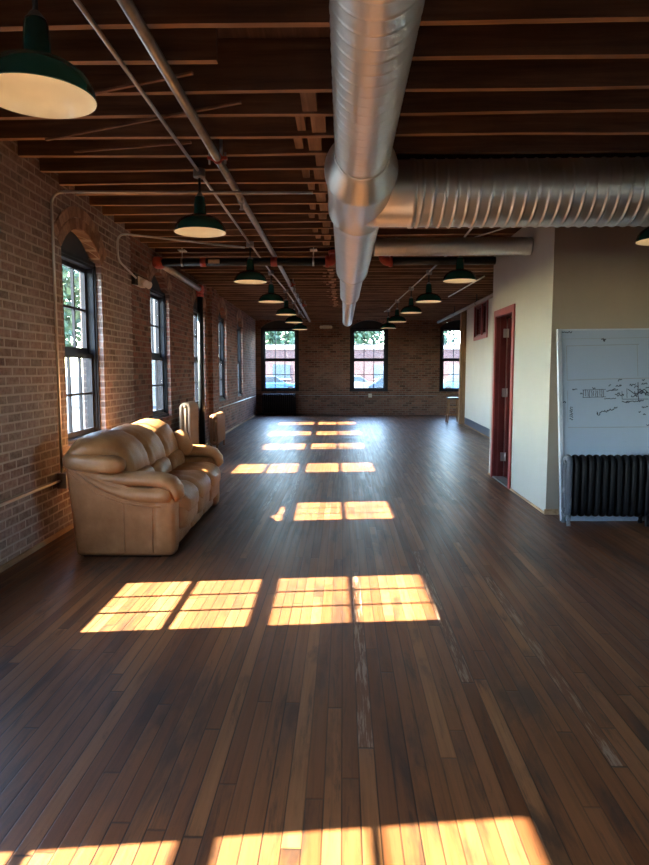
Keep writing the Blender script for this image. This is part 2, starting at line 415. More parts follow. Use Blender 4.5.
# window: local x along wall, y outward, z up; origin on the inner brick plane
def make_window(name, w, zb, zs, rise, gw, g0, g1, zm, label, recess):
    root = thing(name, label, 'window', kind='structure')
    jam = (w-gw-.09)/2; y0, y1 = recess, recess+.14
    mb = MB()
    for s in (-1, 1):
        a, b = sorted((s*w/2*.999, s*(w/2-jam)))
        mb.box(a, b, y0, y1, zb, zs)
        a2, b2 = sorted((s*w/2*.999, s*(w/2-jam*.55)))
        mb.box(a2, b2, y0-.02, y0, zb, zs-.03)
    xi = w/2-jam
    mb.box(-xi, xi, y0, y1, g1+.045, g1+.10)              # head
    mb.box(-w/2, w/2, y0-.015, y0+.02, g1+.075, g1+.11)
    mb.box(-xi, xi, y0, y1+.02, zb, g0-.055)              # bottom rail / sill
    mb.box(-w/2*.999, w/2*.999, y0-.035, y0, zb+.001, zb+.035)
    mb.build('window_frame', M['frame'], root, bevel=.004)
    mb = MB(); n = 14; zl = g1+.10
    for i in range(n):
        p, q = -w/2+w*i/n, -w/2+w*(i+1)/n
        zp, zq = arch_z(p, w, zs, rise)-.002, arch_z(q, w, zs, rise)-.002
        mb.hexa([(p,y0+.04,zl),(q,y0+.04,zl),(q,y0+.08,zl),(p,y0+.08,zl),(p,y0+.04,zp),(q,y0+.04,zq),(q,y0+.08,zq),(p,y0+.08,zp)])
    mb.build('arch_panel', M['panel'], root)
    def sash(nm, z0, z1, ya, stile, rail0, rail1, cols=3, rows=2):
        mb = MB(); x = gw/2; yb = ya+.036
        mb.box(-x-stile, -x, ya, yb, z0-rail0, z1+rail1); mb.box(x, x+stile, ya, yb, z0-rail0, z1+rail1)
        mb.box(-x, x, ya, yb, z0-rail0, z0); mb.box(-x, x, ya, yb, z1, z1+rail1)
        for i in range(1, cols):
            c = -x+gw*i/cols; mb.box(c-.013, c+.013, ya+.004, yb-.004, z0, z1)
        for i in range(1, rows):
            c = z0+(z1-z0)*i/rows; mb.box(-x, x, ya+.005, yb-.005, c-.012, c+.012)
        o = mb.build(nm, M['frame'], root)
        g = MB(); g.box(-x, x, ya+.016, ya+.020, z0, z1); g.build('pane', M['glass'], o)
    sash('lower_sash', g0, zm-.055, y0+.03, .045, .055, .045)
    sash('upper_sash', zm+.055, g1, y0+.075, .045, .065, .045)
    return root
wl = None
side_labels = ['unseen arched side window added for light, behind the viewpoint', 'arched side window lighting the nearest floor patch, outside the frame',
  'arched side window lighting the second floor patch, outside the frame', 'tall arched window directly behind the tan leather sofa',
  'arched window between the emergency light and the tall radiator', 'arched window beside the black standpipe on the brick wall',
  'narrow looking window just past the brick pilaster', 'last arched window of the brick side wall, nearest the end wall']
for i, u in enumerate(LWIN):
    if i in (0, 4, 6):
        q = lspec(i); g = lglass(i); wl = make_window('window_%d' % (i+1), *q, *g, '', .075); o = wl
    else:
        o = copy_tree(wl); o.name = 'window_%d' % (i+1)
    o['label'] = side_labels[i]; o['group'] = 'side wall windows'
    o.matrix_world = LW @ Matrix.Translation((u, inner(u), 0))
ring = None
for i, u in enumerate(LWIN[1:]):
    new = i+1 in (1, 4, 6)
    o = arch_ring('trim_%d' % (i+1), lspec(i+1), M['arch_brick']) if new else ring.copy()
    if new: ring = o
    else: C.objects.link(o); o.name = 'trim_%d' % (i+1)
    tag(o, 'brick arch over the ' + side_labels[i+1], 'arch', kind='structure')
    o.matrix_world = LW @ Matrix.Translation((u, inner(u), 0))
bl = ['end wall window in the corner above the dark radiator', 'end wall window below the tip of the big duct', 'end wall window half hidden by the wooden post', 'end wall window hidden behind the partition']
wb = None; ring = None
for i, u in enumerate(BWIN):
    if wb is None:
        wb = make_window('window_%d' % (9+i), BSPEC[0], BSPEC[1], BSPEC[2], BSPEC[3], 1.0, .92, 2.85, 1.88, '', .05); o = wb
        ring = r = arch_ring('trim_%d' % (8+i), BSPEC, M['arch_brick_back'])
    else:
        o = copy_tree(wb); o.name = 'window_%d' % (9+i); r = ring.copy(); C.objects.link(r); r.name = 'trim_%d' % (8+i)
    o['label'] = bl[i]; o['group'] = 'end wall windows'; o.location = (u, YB, 0)
    tag(r, 'brick arch over the ' + bl[i], 'arch', kind='structure'); r.location = (u, YB, 0)

for i, u in enumerate(FILL_WIN):
    o = copy_tree(wb); o.name = 'window_%d' % (14+i); o.location = (XR, -u, 0); o.rotation_euler = (0, 0, -PI/2)
    o['label'] = 'unseen side window added opposite the brick wall to light the front'; o['group'] = 'added windows opposite the brick wall'
# partition: cream wall with the red door, taupe wall behind the board, far wall
PX, PY, PY2 = 2.13, 6.78, 9.45
D0, D1, DH = 8.28, 9.20, 2.255
mb = MB(); mb.box(PX, PX+.13, PY, D0, 0, CEIL); mb.box(PX, PX+.13, D0, D1, DH, CEIL); mb.box(PX, PX+.13, D1, PY2, 0, CEIL)
tag(mb.build('wall_partition', M['plaster']), 'cream drywall partition around the red door', 'wall', kind='structure')
mb = MB(); mb.box(PX+.13, XR, PY, PY+.12, 0, CEIL); mb.box(PX, PX+.13, PY-.002, PY, 0, CEIL)
tag(mb.build('wall_board', M['taupe']), 'taupe drywall behind the leaning marker board', 'wall', kind='structure')
def fx(y): return 3.28+.04*(y-14.2)
mb = MB(); mb.box(PX+.13, fx(PY2)+.2, PY2-.12, PY2, 0, CEIL)
tag(mb.build('wall_return', M['plaster_far']), 'short return of the drywall partition', 'wall', kind='structure')
R0, R1, RZ0, RZ1 = 15.25, 16.95, 2.36, 3.12      # red clerestory opening
mb = MB()
def fbox(mb, ya, yb, d0, d1, z0, z1):
    mb.hexa([(fx(ya)+d0,ya,z0),(fx(ya)+d1,ya,z0),(fx(yb)+d1,yb,z0),(fx(yb)+d0,yb,z0),(fx(ya)+d0,ya,z1),(fx(ya)+d1,ya,z1),(fx(yb)+d1,yb,z1),(fx(yb)+d0,yb,z1)])
fbox(mb, PY2, R0, 0, .12, 0, CEIL); fbox(mb, R0, R1, 0, .12, 0, RZ0); fbox(mb, R0, R1, 0, .12, RZ1, CEIL); fbox(mb, R1, 18.5, 0, .12, 0, CEIL)
tag(mb.build('wall_far', M['plaster_far']), 'pale drywall with the red clerestory window', 'wall', kind='structure')
root = thing('window_13', 'red framed clerestory window high in the pale wall', 'window', kind='structure')
mb = MB()
for a, b, c, d in ((R0-.09,R0,RZ0-.09,RZ1+.06),(R1,R1+.09,RZ0-.09,RZ1+.06),(R0,R1,RZ0-.09,RZ0),(R0,R1,RZ1,RZ1+.06)): fbox(mb, a, b, -.03, .10, c, d)
fbox(mb, (R0+R1)/2-.05, (R0+R1)/2+.05, .0, .08, RZ0, RZ1)
mb.build('window_frame', M['red'], root)
mb = MB(); m_ = (R0+R1)/2
for a, b in ((R0, m_-.05), (m_+.05, R1)):
    for p, q, z0, z1 in ((a,a+.06,RZ0,RZ1),(b-.06,b,RZ0,RZ1),(a+.06,b-.06,RZ0,RZ0+.06),(a+.06,b-.06,RZ1-.06,RZ1)): fbox(mb, p, q, .03, .07, z0, z1)
    c_ = (a+b)/2; fbox(mb, c_-.02, c_+.02, .035, .065, RZ0+.06, RZ1-.06)
mb.build('casement', M['dark_red'], root)
mb = MB(); fbox(mb, R0, m_-.05, .05, .054, RZ0, RZ1); fbox(mb, m_+.05, R1, .05, .054, RZ0, RZ1)
mb.build('pane', M['glass'], root)
mb = MB(); fbox(mb, PY2, 18.4, -.014, 0, 0.02, .20)
tag(mb.build('baseboard_far', M['blue_base']), 'slate blue baseboard under the pale wall', 'baseboard', kind='structure')
mb = MB(); fbox(mb, PY2, 18.4, -.028, 0, 0, .02)
tag(mb.build('trim_20', M['pine_trim']), 'pale strip along the foot of the blue baseboard', 'trim', kind='structure')
mb = MB(); mb.box(PX-.018, PX, PY-.02, D0-.09, 0, .025); mb.box(PX-.018, PX, D1+.09, PY2, 0, .025); mb.box(PX-.018, PX+.13, PY-.02, PY-.002, 0, .06)
tag(mb.build('baseboard_partition', M['pine_trim'], bevel=.006), 'bare pine shoe moulding along the cream partition', 'baseboard', kind='structure')
mb = MB(); mb.box(PX-.03, PX, PY2-.03, PY2+.0, 0, .05)
mb = MB()
for a, b in ((YR, 8.2), (8.24, 13.5), (14.3, 21.9)):
    o = inner((a+b)/2)
    mb.hexa([lw(a,o,0), lw(a,o-.03,0), lw(b,o-.03,0), lw(b,o,0), lw(a,o,.035), lw(a,o-.02,.035), lw(b,o-.02,.035), lw(b,o,.035)])
tag(mb.build('baseboard_left', M['pine_trim']), 'pale wood strip at the foot of the brick side wall', 'baseboard', kind='structure')

# red door, open inwards
root = thing('door_1', 'red door frame with the dark red door swung open inside', 'door', kind='structure')
mb = MB()
for a, b in ((D0-.075, D0+.012), (D1-.012, D1+.075)): mb.box(PX-.022, PX, a, b, 0, DH+.075)
mb.box(PX-.022, PX, D0+.012, D1-.012, DH-.012, DH+.075)
mb.build('casing', M['red'], root, bevel=.005)
mb = MB(); mb.box(PX, PX+.14, D0, D0+.02, 0, DH); mb.box(PX, PX+.14, D1-.02, D1, 0, DH); mb.box(PX, PX+.14, D0+.02, D1-.02, DH-.02, DH)
mb.box(PX+.05, PX+.09, D1-.035, D1-.02, 0, DH-.02)
mb.build('jamb', M['dark_red'], root)
mb = MB(); mb.box(PX-.01, PX+.14, D0+.02, D1-.02, 0, .018)
mb.build('threshold', M['grey_metal'], root)
mb = MB(); X0 = PX+.145; y_ = D1-.07
mb.box(X0, X0+.95, y_, y_+.045, .02, DH-.025)
for za, zb in ((.2,.95),(1.1,2.1)):
    for (a, b, c, d) in ((X0+.1,X0+.42,za,zb),(X0+.52,X0+.84,za,zb)):
        mb.box(a, b, y_-.008, y_, c, d)
dl = mb.build('door_leaf', M['dark_red'], root, bevel=.003)
mb = MB(); mb.superell((X0+.88, y_-.05, 1.0), (.06,.06,.06), 1, 1); mb.cyl((X0+.88,y_-.05,1.0),(X0+.88,y_,1.0),.012); mb.build('knob', M['hinge'], dl)
for z in (.30, 1.20, 2.02):
    mb = MB(); mb.box(PX+.085, PX+.15, D1-.075, D1-.069, z-.06, z+.06); mb.cyl((PX+.15,D1-.078,z-.06),(PX+.15,D1-.078,z+.06),.009, 10)
    mb.box(PX+.092, PX+.142, D1-.069, D1-.02, z-.055, z+.055)
    mb.build('hinge', M['hinge'], root)

# wooden post at the end of the pale wall
mb = MB(); x_ = fx(18.6); mb.box(x_-.15, x_+.06, 18.51, 18.69, 0, CEIL)
tag(mb.build('wood_post', M['post'], bevel=.008), 'square timber post at the end of the pale wall', 'post')

# ------------------------------------------------------------------ ceiling timbers
def lx(y):
    return lw(y, inner(y), 0).x
for k in range(-6, 48):
    y = 3.755+.385*k; t = random.uniform(.044, .052); dz = random.uniform(-.004, .006)
    if y > YB-.1: break
    mb = MB(); x0 = lx(y)+.012; n = 16
    def P(x, s, top): return (x-x0, s*t/2+.004*math.sin(x*1.7+k), (DECK-.004-CEIL) if top else dz+.004*math.sin(x*2.3+k*1.9))
    segs = [(x0, XR-.01)] if k != 0 else [(x0, -.70), (.05, XR-.01)]
    for a, b in segs:
        for i in range(n):
            p, q = a+(b-a)*i/n, a+(b-a)*(i+1)/n
            mb.hexa([P(p,-1,0),P(q,-1,0),P(q,1,0),P(p,1,0),P(p,-1,1),P(q,-1,1),P(q,1,1),P(p,1,1)])
    bmesh.ops.remove_doubles(mb.bm, verts=mb.bm.verts[:], dist=1e-5)
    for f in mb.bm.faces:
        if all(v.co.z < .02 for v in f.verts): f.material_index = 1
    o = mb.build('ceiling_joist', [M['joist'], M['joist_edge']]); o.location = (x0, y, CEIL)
    if k == 0: tag(o, 'cut off joist ending in mid span over the nearest lamp, with sawn end', 'joist')
    else: tag(o, 'rough brown ceiling joist running wall to wall under the deck', 'joist', 'exposed ceiling joists')
# solid blocking and bridging
for k in range(1, 36):
    y = 3.755+.385*k; x = -.19+random.uniform(-.015, .015)-.03*(k % 2); wd = random.uniform(.085, .105)
    mb = MB(); mb.box(x-wd/2, x+wd/2, y+.032, y+.385-.032, CEIL+.015, CEIL+.24)
    if k % 3 != 1: mb.box(x-.155, x-.095, y+.032, y+.385-.032, CEIL+.03, CEIL+.25)
    if k in (14, 15): mb.bm.free(); continue
    tag(mb.build('bridging_block', M['block']), 'pale wood blocking between joists along the middle of the ceiling', 'block', 'blocking between joists')
for (xa, ya, xb, yb) in ((-2.18,4.885,-.65,4.26), (-1.53,4.10,-.86,3.85), (-2.08,5.15,-1.13,4.97)):
    mb = MB(); mb.bar((xa, ya, CEIL-.013), (xb, yb, CEIL-.013), .022, .014)
    tag(mb.build('lath_strip', M['strap']), 'thin slanting lath strip left nailed under the joists near the nearest lamp', 'lath', 'slanting lath strips')

# ------------------------------------------------------------------ spiral ducts
def spiral(mb, axis, a, b, rfun, c, pitch=.11, n=48, h=.004, step=16, phase=0., wd=.14):
    N = max(2, int((b-a)/pitch*step)); rs = []
    for i in range(N+1):
        s = a+(b-a)*i/N; r0 = rfun(s); ring = []
        for j in range(n):
            t = 2*PI*j/n; f = ((s-a)/pitch+j/n+phase) % 1.
            r = r0+(h*math.sin(PI*f/wd) if f < wd else 0)
            if axis == 'y': ring.append((c[0]+r*math.cos(t), s, c[1]+r*math.sin(t)))
            else: ring.append((s, c[0]+r*math.cos(t), c[1]+r*math.sin(t)))
        rs.append(ring)
    mb.rings(rs, cap=True)
def ringband(mb, axis, prof, c, n=48):
    rs = []
    for r, s in prof:
        rs.append([((c[0]+r*math.cos(2*PI*j/n), s, c[1]+r*math.sin(2*PI*j/n)) if axis == 'y' else (s, c[0]+r*math.cos(2*PI*j/n), c[1]+r*math.sin(2*PI*j/n))) for j in range(n)])
    mb.rings(rs, cap=True)
DC = (.125, 2.92)
root = thing('main_duct', 'long galvanised spiral duct tapering in steps towards the end wall', 'duct', (0,0,0))
mb = MB(); spiral(mb, 'y', 1.2, 4.42, lambda s: .18, DC); mb.build('front_section', M['duct_y'], root)
mb = MB(); ringband(mb, 'y', [(.186,4.36),(.190,4.38),(.186,4.44),(.195,4.46),(.255,4.72),(.261,4.74),(.261,4.80),(.250,4.82),(.250,5.72),(.259,5.74),(.259,5.78),(.25,5.80),(.226,5.98),(.226,6.02)], DC); mb.build('tee_body', M['duct_y'], root)
mb = MB(); spiral(mb, 'y', 6.0, 9.2, lambda s: .22, DC, h=.003, step=10, wd=.2); mb.build('middle_section', M['duct_y'], root)
mb = MB(); ringband(mb, 'y', [(.225,9.16),(.225,9.26),(.18,9.55),(.18,9.65)], DC); mb.build('reducer', M['duct_y'], root)
mb = MB(); spiral(mb, 'y', 9.62, 12.3, lambda s: .176, DC, h=.003, step=8, n=36, wd=.25); mb.build('rear_section', M['duct_y'], root)
mb = MB(); ringband(mb, 'y', [(.182,12.26),(.182,12.38),(.142,12.65),(.142,12.75)], DC); mb.build('reducer', M['duct_y'], root)
mb = MB(); spiral(mb, 'y', 12.72, 18.9, lambda s: .138, DC, h=.003, step=8, n=36, wd=.25); mb.build('end_section', M['duct_y'], root)
mb = MB(); ringband(mb, 'y', [(.143,18.86),(.143,18.94),(.12,18.96),(.06,18.965),(.01,18.966)], DC); mb.build('end_cap', M['duct_y'], root)
BC = (5.42, 2.922)
mb = MB(); ringband(mb, 'x', [(.246,DC[0]+.05),(.256,.3),(.258,.52),(.266,.53),(.266,.56),(.260,.57)], BC); mb.build('branch_collar', M['duct_x'], root)
root = thing('branch_duct', 'fat ribbed galvanised duct branching off across the taupe wall', 'duct')
mb = MB(); spiral(mb, 'x', .56, 5.6, lambda s: .258, BC, pitch=.088, h=.008, step=16, n=56, wd=.3); mb.build('spiral_section', M['duct_x'], root)
mb = MB(); ringband(mb, 'x', [(.274,5.55),(.276,5.7),(.2,5.8),(.01,5.81)], BC); mb.build('end_cap', M['duct_x'], root)
root = thing('small_duct', 'slim galvanised duct entering the top of the cream partition', 'duct')
mb = MB(); spiral(mb, 'x', .35, PX-.01, lambda s: .1, (7.6, 2.91), pitch=.14, h=.004, step=10, n=32, wd=.2); mb.build('spiral_section', M['duct_x'], root)

# ------------------------------------------------------------------ pendant lamps
def make_lamp():
    root = thing('pendant_lamp', '', 'lamp')
    mb = MB(); mb.lathe([(.2165,0),(.219,.003),(.2165,.008),(.214,.03),(.203,.060),(.18,.092),(.145,.118),(.10,.136),(.062,.146),(.052,.152)], n=48)
    mb.build('lamp_shade', M['green'], root, smooth=True)
    mb = MB(); mb.lathe([(.2165,0),(.213,.006),(.211,.03),(.199,.058),(.176,.088),(.142,.113),(.098,.131),(.06,.141),(.03,.143),(.005,.144)], n=48)
    mb.build('reflector', M['enamel'], root, smooth=True)
    mb = MB(); mb.lathe([(.055,.145),(.054,.16),(.05,.22),(.046,.275),(.04,.292),(.02,.30),(.012,.302)], n=28); mb.build('socket_cover', M['green'], root, smooth=True)
    mb = MB(); mb.superell((0,0,.143), (.056,.056,.06), 1, 1, None, 14, 8); mb.build('bulb', M['bulb'], root)
    mb = MB(); mb.lathe([(.041,.291),(.03,.305),(.018,.32),(.012,.325)], n=20); mb.build('collar', M['grey_metal'], root, smooth=True)
    mb = MB(); mb.cyl((0,0,.30),(0,0,.455),.011, 12); mb.build('stem', M['black_pipe'], root)
    mb = MB(); mb.lathe([(.012,.445),(.035,.447),(.048,.452),(.05,.458),(.05,.515),(.045,.522),(.01,.525)], n=20); mb.build('junction_box', M['grey_metal'], root, smooth=True)
    return root
proto = make_lamp()
ord_ = ['nearest', 'second', 'third', 'fourth', 'fifth', 'sixth', 'seventh']
LL = [2.65, 5.62, 8.70, 11.20, 13.71, 15.90, 18.57]
LXs = [-1.205, -1.214, -1.225, -1.225, -1.19, -1.19, -1.22]
for i, (x, y) in enumerate(zip(LXs, LL)):
    o = proto if i == 0 else copy_tree(proto)
    o.location = (x, y, 2.67)
    o['label'] = ['green enamel pendant lamp nearest the camera, showing its cream inside', 'green enamel pendant lamp hanging above the far end of the sofa', 'third green pendant of the long row beside the brick wall',
        'fourth green pendant of the long row beside the brick wall', 'fifth green pendant of the long row beside the brick wall', 'sixth green pendant of the long row, before the corner window', 'seventh and farthest green pendant of the row beside the brick wall'][i]
    if i == 0: o.location.z = 2.575
    o['group'] = 'pendants along the brick wall'
RR = [(1.519,8.68), (1.448,11.23), (1.374,13.38), (1.286,15.75), (1.243,18.12)]
for i, (x, y) in enumerate(RR):
    o = copy_tree(proto); o.location = (x, y, 2.67)
    o['label'] = ['dark green pendant just below the slim duct', 'second green pendant back from the slim duct', 'third green pendant back from the slim duct', 'fourth green pendant back from the slim duct', 'farthest green pendant of the row near the partition'][i]
    o['group'] = 'pendants near the partition'
o = copy_tree(proto); o.location = (2.88, 6.1, 2.67); o['label'] = 'green pendant lamp hanging in front of the taupe wall above the marker board'; o['group'] = 'pendants over the board corner'

# ------------------------------------------------------------------ conduits and pipes
def pipe(name, pts, r, mat, label, cat, parent=None, n=12):
    mb = MB(); mb.tube(pts, r, n)
    o = mb.build(name, mat, parent)
    if label: tag(o, label, cat)
    return o
def bend(a, c, b, r, n=8):
    """a corner at c between directions to a and b, rounded with radius r"""
    a, b, c = Vector(a), Vector(b), Vector(c); da = (a-c).normalized(); db = (b-c).normalized()
    out = []
    for i in range(n+1):
        t = i/n; out.append(c+da*r*(1-t)**2+db*r*t**2)
    return out
def run(pts, label):
    mb = MB()
    for i, (a, b) in enumerate(zip(pts, pts[1:])):
        a = Vector(a); b = Vector(b); d = (b-a).normalized()
        mb.cyl(a+d*(.062 if i else 0), b-d*(.062 if i < len(pts)-2 else 0), .0125, 12)
    tag(mb.build('electrical_conduit', M['conduit']), label, 'conduit')
run([(-1.24,1.0,3.165)]+[(x, y, 3.165) for x, y in zip(LXs, LL)]+[(-1.215,20.6,3.165)], 'thin straight conduit feeding the lamp row beside the brick wall')
run([(1.47,6.6,3.165)]+[(x, y, 3.165) for x, y in RR]+[(1.16,18.6,3.165)], 'thin conduit feeding the lamp row near the partition')
pipe('electrical_conduit', [(2.52,11.9,3.184),(2.40,15.1,3.184)], .0125, M['conduit'], 'short conduit run under the joists beside the pale wall', 'conduit')
pipe('electrical_conduit', [(1.56,8.63,3.172),(2.08,7.45,3.172)], .010, M['conduit'], 'short conduit slanting from lamp box to cream partition', 'conduit')
a, c = lw(5.83, -.03, .55), lw(5.83, -.03, 3.072)
b = Vector((-.27, 5.93, 3.072))
pts = [a]+bend(a, c, b, .12)+[b]
root = thing('wall_conduit', 'conduit rising beside the sofa window and crossing under the joists', 'conduit')
pipe('riser', pts, .0125, M['conduit'], None, None, root)
mb = MB(); p = lw(5.85, -.04, .5); mb.box(p.x-.045, p.x+.045, p.y-.06, p.y+.06, .43, .57); mb.build('outlet_box', M['grey_metal'], root, bevel=.005)
pipe('floor_run', [lw(-3.5, -.022, .49), lw(5.8, -.022, .50)], .0125, M['conduit'], None, None, root)
# emergency light with its conduit
root = thing('emergency_light', 'white twin head emergency light on the brick wall past the sofa', 'emergency light')
e = lw(8.6, .06, 2.66); n_ = (LW.to_3x3() @ Vector((0,-1,0)))
mb = MB(); mb.hexa([lw(8.47,.035,2.6),lw(8.47,-.03,2.6),lw(8.75,-.03,2.6),lw(8.75,.035,2.6),lw(8.47,.035,2.72),lw(8.47,-.03,2.72),lw(8.75,-.03,2.72),lw(8.75,.035,2.72)]); mb.build('housing', M['white_plastic'], root, bevel=.01)
for s in (-1, 1):
    q = lw(8.61+s*.085, -.06, 2.645); d = (Vector((.8,-.45,-.35))).normalized()
    mb = MB(); mb.tube([q-d*.035, q+d*.015, q+d*.05], [(.03,.03),(.044,.044),(.05,.05)], 18); h = mb.build('lamp_head', M['white_plastic'], root)
    mb = MB(); mb.tube([q+d*.049, q+d*.056], [(.043,.043),(.04,.04)], 18); mb.build('lens', M['lens'], h)
mb = MB(); mb.hexa([lw(8.33,.035,2.60),lw(8.33,-.01,2.60),lw(8.46,-.01,2.60),lw(8.46,.035,2.60),lw(8.33,.035,2.74),lw(8.33,-.01,2.74),lw(8.46,-.01,2.74),lw(8.46,.035,2.74)]); mb.build('back_box', M['black_pipe'], root)
a = lw(8.35,-.02,2.68); c = lw(7.62,-.03,2.78); d = lw(7.62,-.03,3.085); b = Vector((-1.285, 8.62, 3.10))
pipe('conduit', [a]+bend(a,c,d,.12)+bend(c,d,b,.12)+[b], .0125, M['conduit'], None, None, root)
# sprinkler branch line
root = thing('sprinkler_pipe', 'steel sprinkler pipe under the joists parallel to the lamp row', 'pipe')
pipe('pipe_run', [(-.965,1.0,3.128),(-.975,9.3,3.128),(-1.10,21.6,3.128)], .031, M['pipe'], None, None, root, 16)
def clamp(y):
    x = -.965-.01*(y-1)/8
    mb = MB(); mb.tube([(x,y-.02,3.128),(x,y+.02,3.128)], .040, 16); mb.box(x-.075, x+.075, y-.018, y+.018, 3.118, 3.138); mb.build('clamp', M['red_iron'], root)
    mb = MB(); mb.cyl((x+.03,y,3.14),(x+.03,y,3.30),.012, 8); mb.cyl((x-.062,y,3.085),(x-.062,y,3.17),.008,8); mb.cyl((x+.062,y,3.085),(x+.062,y,3.17),.008,8); mb.build('hanger_rod', M['grey_metal'], root)
for y in (5.15, 12.5, 16.4): clamp(y)
for y in (6.4, 13.2, 14.2, 15.2):
    mb = MB(); x = -.97-.012*(y-1)/8; mb.tube([(x,y-.05,3.128),(x,y+.05,3.128)], .039, 16); mb.cyl((x,y,3.05),(x,y,3.11),.014,10); mb.lathe([(.022,3.05),(.022,3.044),(.004,3.043)], (x,y,0), 12); mb.build('sprinkler_head', M['grey_metal'], root)
# black cross main with standpipe
YM, ZM = 9.337, 3.035
root = thing('sprinkler_main', 'black iron sprinkler main crossing the room with red fittings and standpipe', 'pipe')
xl = lx(YM)+.11
pipe('cross_pipe', [(xl,YM,ZM),(-.16,YM,ZM)], .055, M['black_pipe'], None, None, root, 18)
pts = bend((-.3,YM,ZM),(-.13,YM,ZM),(-.13,YM,ZM+.25),.09)
mb = MB(); mb.tube(pts, .068, 18); mb.tube([(-.25,YM,ZM),(-.20,YM,ZM)], .082, 18); mb.tube([(-.13,YM,ZM+.10),(-.13,YM,ZM+.15)], .082, 18); mb.build('elbow', M['red_iron'], root)
ZH = ZM+.28
pipe('over_duct_pipe', [(-.13,YM,ZM+.12)]+bend((-.13,YM,ZM),(-.13,YM,ZH),(.2,YM,ZH),.09)+bend((0,YM,ZH),(.56,YM,ZH),(.56,YM,ZM),.09)+[(.56,YM,ZM+.1)], .052, M['black_pipe'], None, None, root, 18)
pts = bend((.56,YM,ZM+.3),(.56,YM,ZM),(.8,YM,ZM),.09)
mb = MB(); mb.tube(pts, .068, 18); mb.tube([(.64,YM,ZM),(.69,YM,ZM)], .082, 18); mb.build('elbow', M['red_iron'], root)
pipe('cross_pipe', [(.62,YM,ZM),(PX-.006,YM,ZM)], .055, M['black_pipe'], None, None, root, 18)
mb = MB(); mb.superell((xl-.02,YM+.03,ZM), (.17,.2,.17), .7, .7); mb.build('elbow', M['red_iron'], root)
yr = 12.42; xr = lx(yr)+.066
pipe('wall_pipe', [(xl-.02,YM+.1,ZM),(xr,yr,ZM)], .05, M['pipe'], None, None, root, 18)
mb = MB(); mb.superell((xr,yr,ZM), (.17,.2,.18), .7, .7); mb.tube([(xr,yr,ZM-.14),(xr,yr,ZM-.08)], .075, 18); mb.build('elbow', M['red_iron'], root)
pipe('standpipe', [(xr,yr,0),(xr,yr,ZM-.05)], .057, M['black_pipe'], None, None, root, 20)
mb = MB(); mb.tube([(-2.02,YM,ZM),(-1.94,YM,ZM)], .066, 18); mb.build('coupling', M['red_iron'], root)
mb = MB(); mb.box(-1.90,-1.74,YM-.0585,YM-.055,ZM-.028,ZM+.028); mb.build('tag', M['white_plastic'], root)
for x in (-2.28, -.42):
    mb = MB(); mb.tube([(x-.012,YM,ZM),(x+.012,YM,ZM)], .064, 18); mb.cyl((x,YM,ZM+.06),(x,YM,ZM+.30),.008,8); mb.box(x-.05,x+.05,YM-.06,YM+.09,ZM+.155,ZM+.168); mb.build('hanger', M['conduit'], root)
mb = MB(); mb.tube([(-1.02,YM,ZM),(-.93,YM,ZM)], .066, 18); mb.build('tee', M['red_iron'], root)
# grey pipe along the pale wall
root = thing('heating_pipe', 'grey painted pipe hung high along the pale wall', 'pipe')
pipe('pipe_run', [(3.02,13.0,3.02),(2.93,20.4,3.0)], .04, M['insul'], None, None, root, 14)
for y in (14.9, 17.6):
    mb = MB(); x = 3.02-.0122*(y-13); mb.tube([(x,y-.015,3.017),(x,y+.015,3.017)], .048, 14); mb.cyl((x,y,3.05),(x,y,3.22),.012,8); mb.build('hanger', M['black_pipe'], root)
# conduits low on the brick walls
o = .04
pipe('baseline_conduit', [lw(14.3,o-.014,.66),lw(22.0,o-.014,.66)], .011, M['conduit'], 'conduit low along the side wall past the radiators', 'conduit')
root = thing('wall_outlet', 'grey outlet box under the middle end wall window with its conduit', 'outlet')
mb = MB(); mb.box(.87,.99,YB-.045,YB-.002,.60,.73); mb.build('box', M['white_plastic'], root, bevel=.006)
pipe('conduit', [(-1.5,YB-.014,.665),(3.2,YB-.014,.665)], .010, M['grey_metal'], None, None, root)
root = thing('emergency_light', 'white twin head emergency light high on the end wall', 'emergency light')
mb = MB(); mb.box(-.70,-.46,YB-.06,YB-.002,2.93,3.04); mb.build('housing', M['white_plastic'], root, bevel=.01)
for s in (-1, 1):
    q = Vector((-.58+s*.15, YB-.08, 2.985)); d = Vector((.3*s,-.9,-.2)).normalized()
    mb = MB(); mb.tube([q-d*.04, q+d*.02, q+d*.05], [(.03,.03),(.05,.05),(.055,.055)], 14); mb.build('lamp_head', M['white_plastic'], root)

# ------------------------------------------------------------------ cast iron radiators
def section_mesh(depth, z0, z1, r, feet=False, mid=True, foot_z=0.):
    """one loop section in the local YZ plane, centred on x = 0"""
    mb = MB(); a = depth/2-r; k = min(a, .07); pts = []
    for cy, cz, t0 in ((a-k, z1-r-k, 0), (-a+k, z1-r-k, 90), (-a+k, z0+r+k, 180), (a-k, z0+r+k, 270)):
        for i in range(7):
            t = math.radians(t0+15*i); pts.append((0, cy+k*math.cos(t), cz+k*math.sin(t)))
    mb.tube(pts, (r*1.0, r*1.0), 12, loop=True, up=(1,0,0))
    if mid:
        mb.tube([(0,0,z0+r),(0,0,z1-r)], (r*.85, r*.85), 10)
    for z in (z0+r+.03, z1-r-.03): mb.tube([(-r-.004,0,z),(r+.004,0,z)], .03, 12)
    if feet:
        for s in (-1, 1): mb.tube([(0,s*a,z0+r),(0,s*a*1.02,z0*.5),(0,s*a*1.1,foot_z+.004),(0,s*a*1.1,foot_z)], [(r*.9,r*.9),(r*.6,r*.6),(r*.8,r*.8),(r*.8,r*.8)], 10)
    return mb
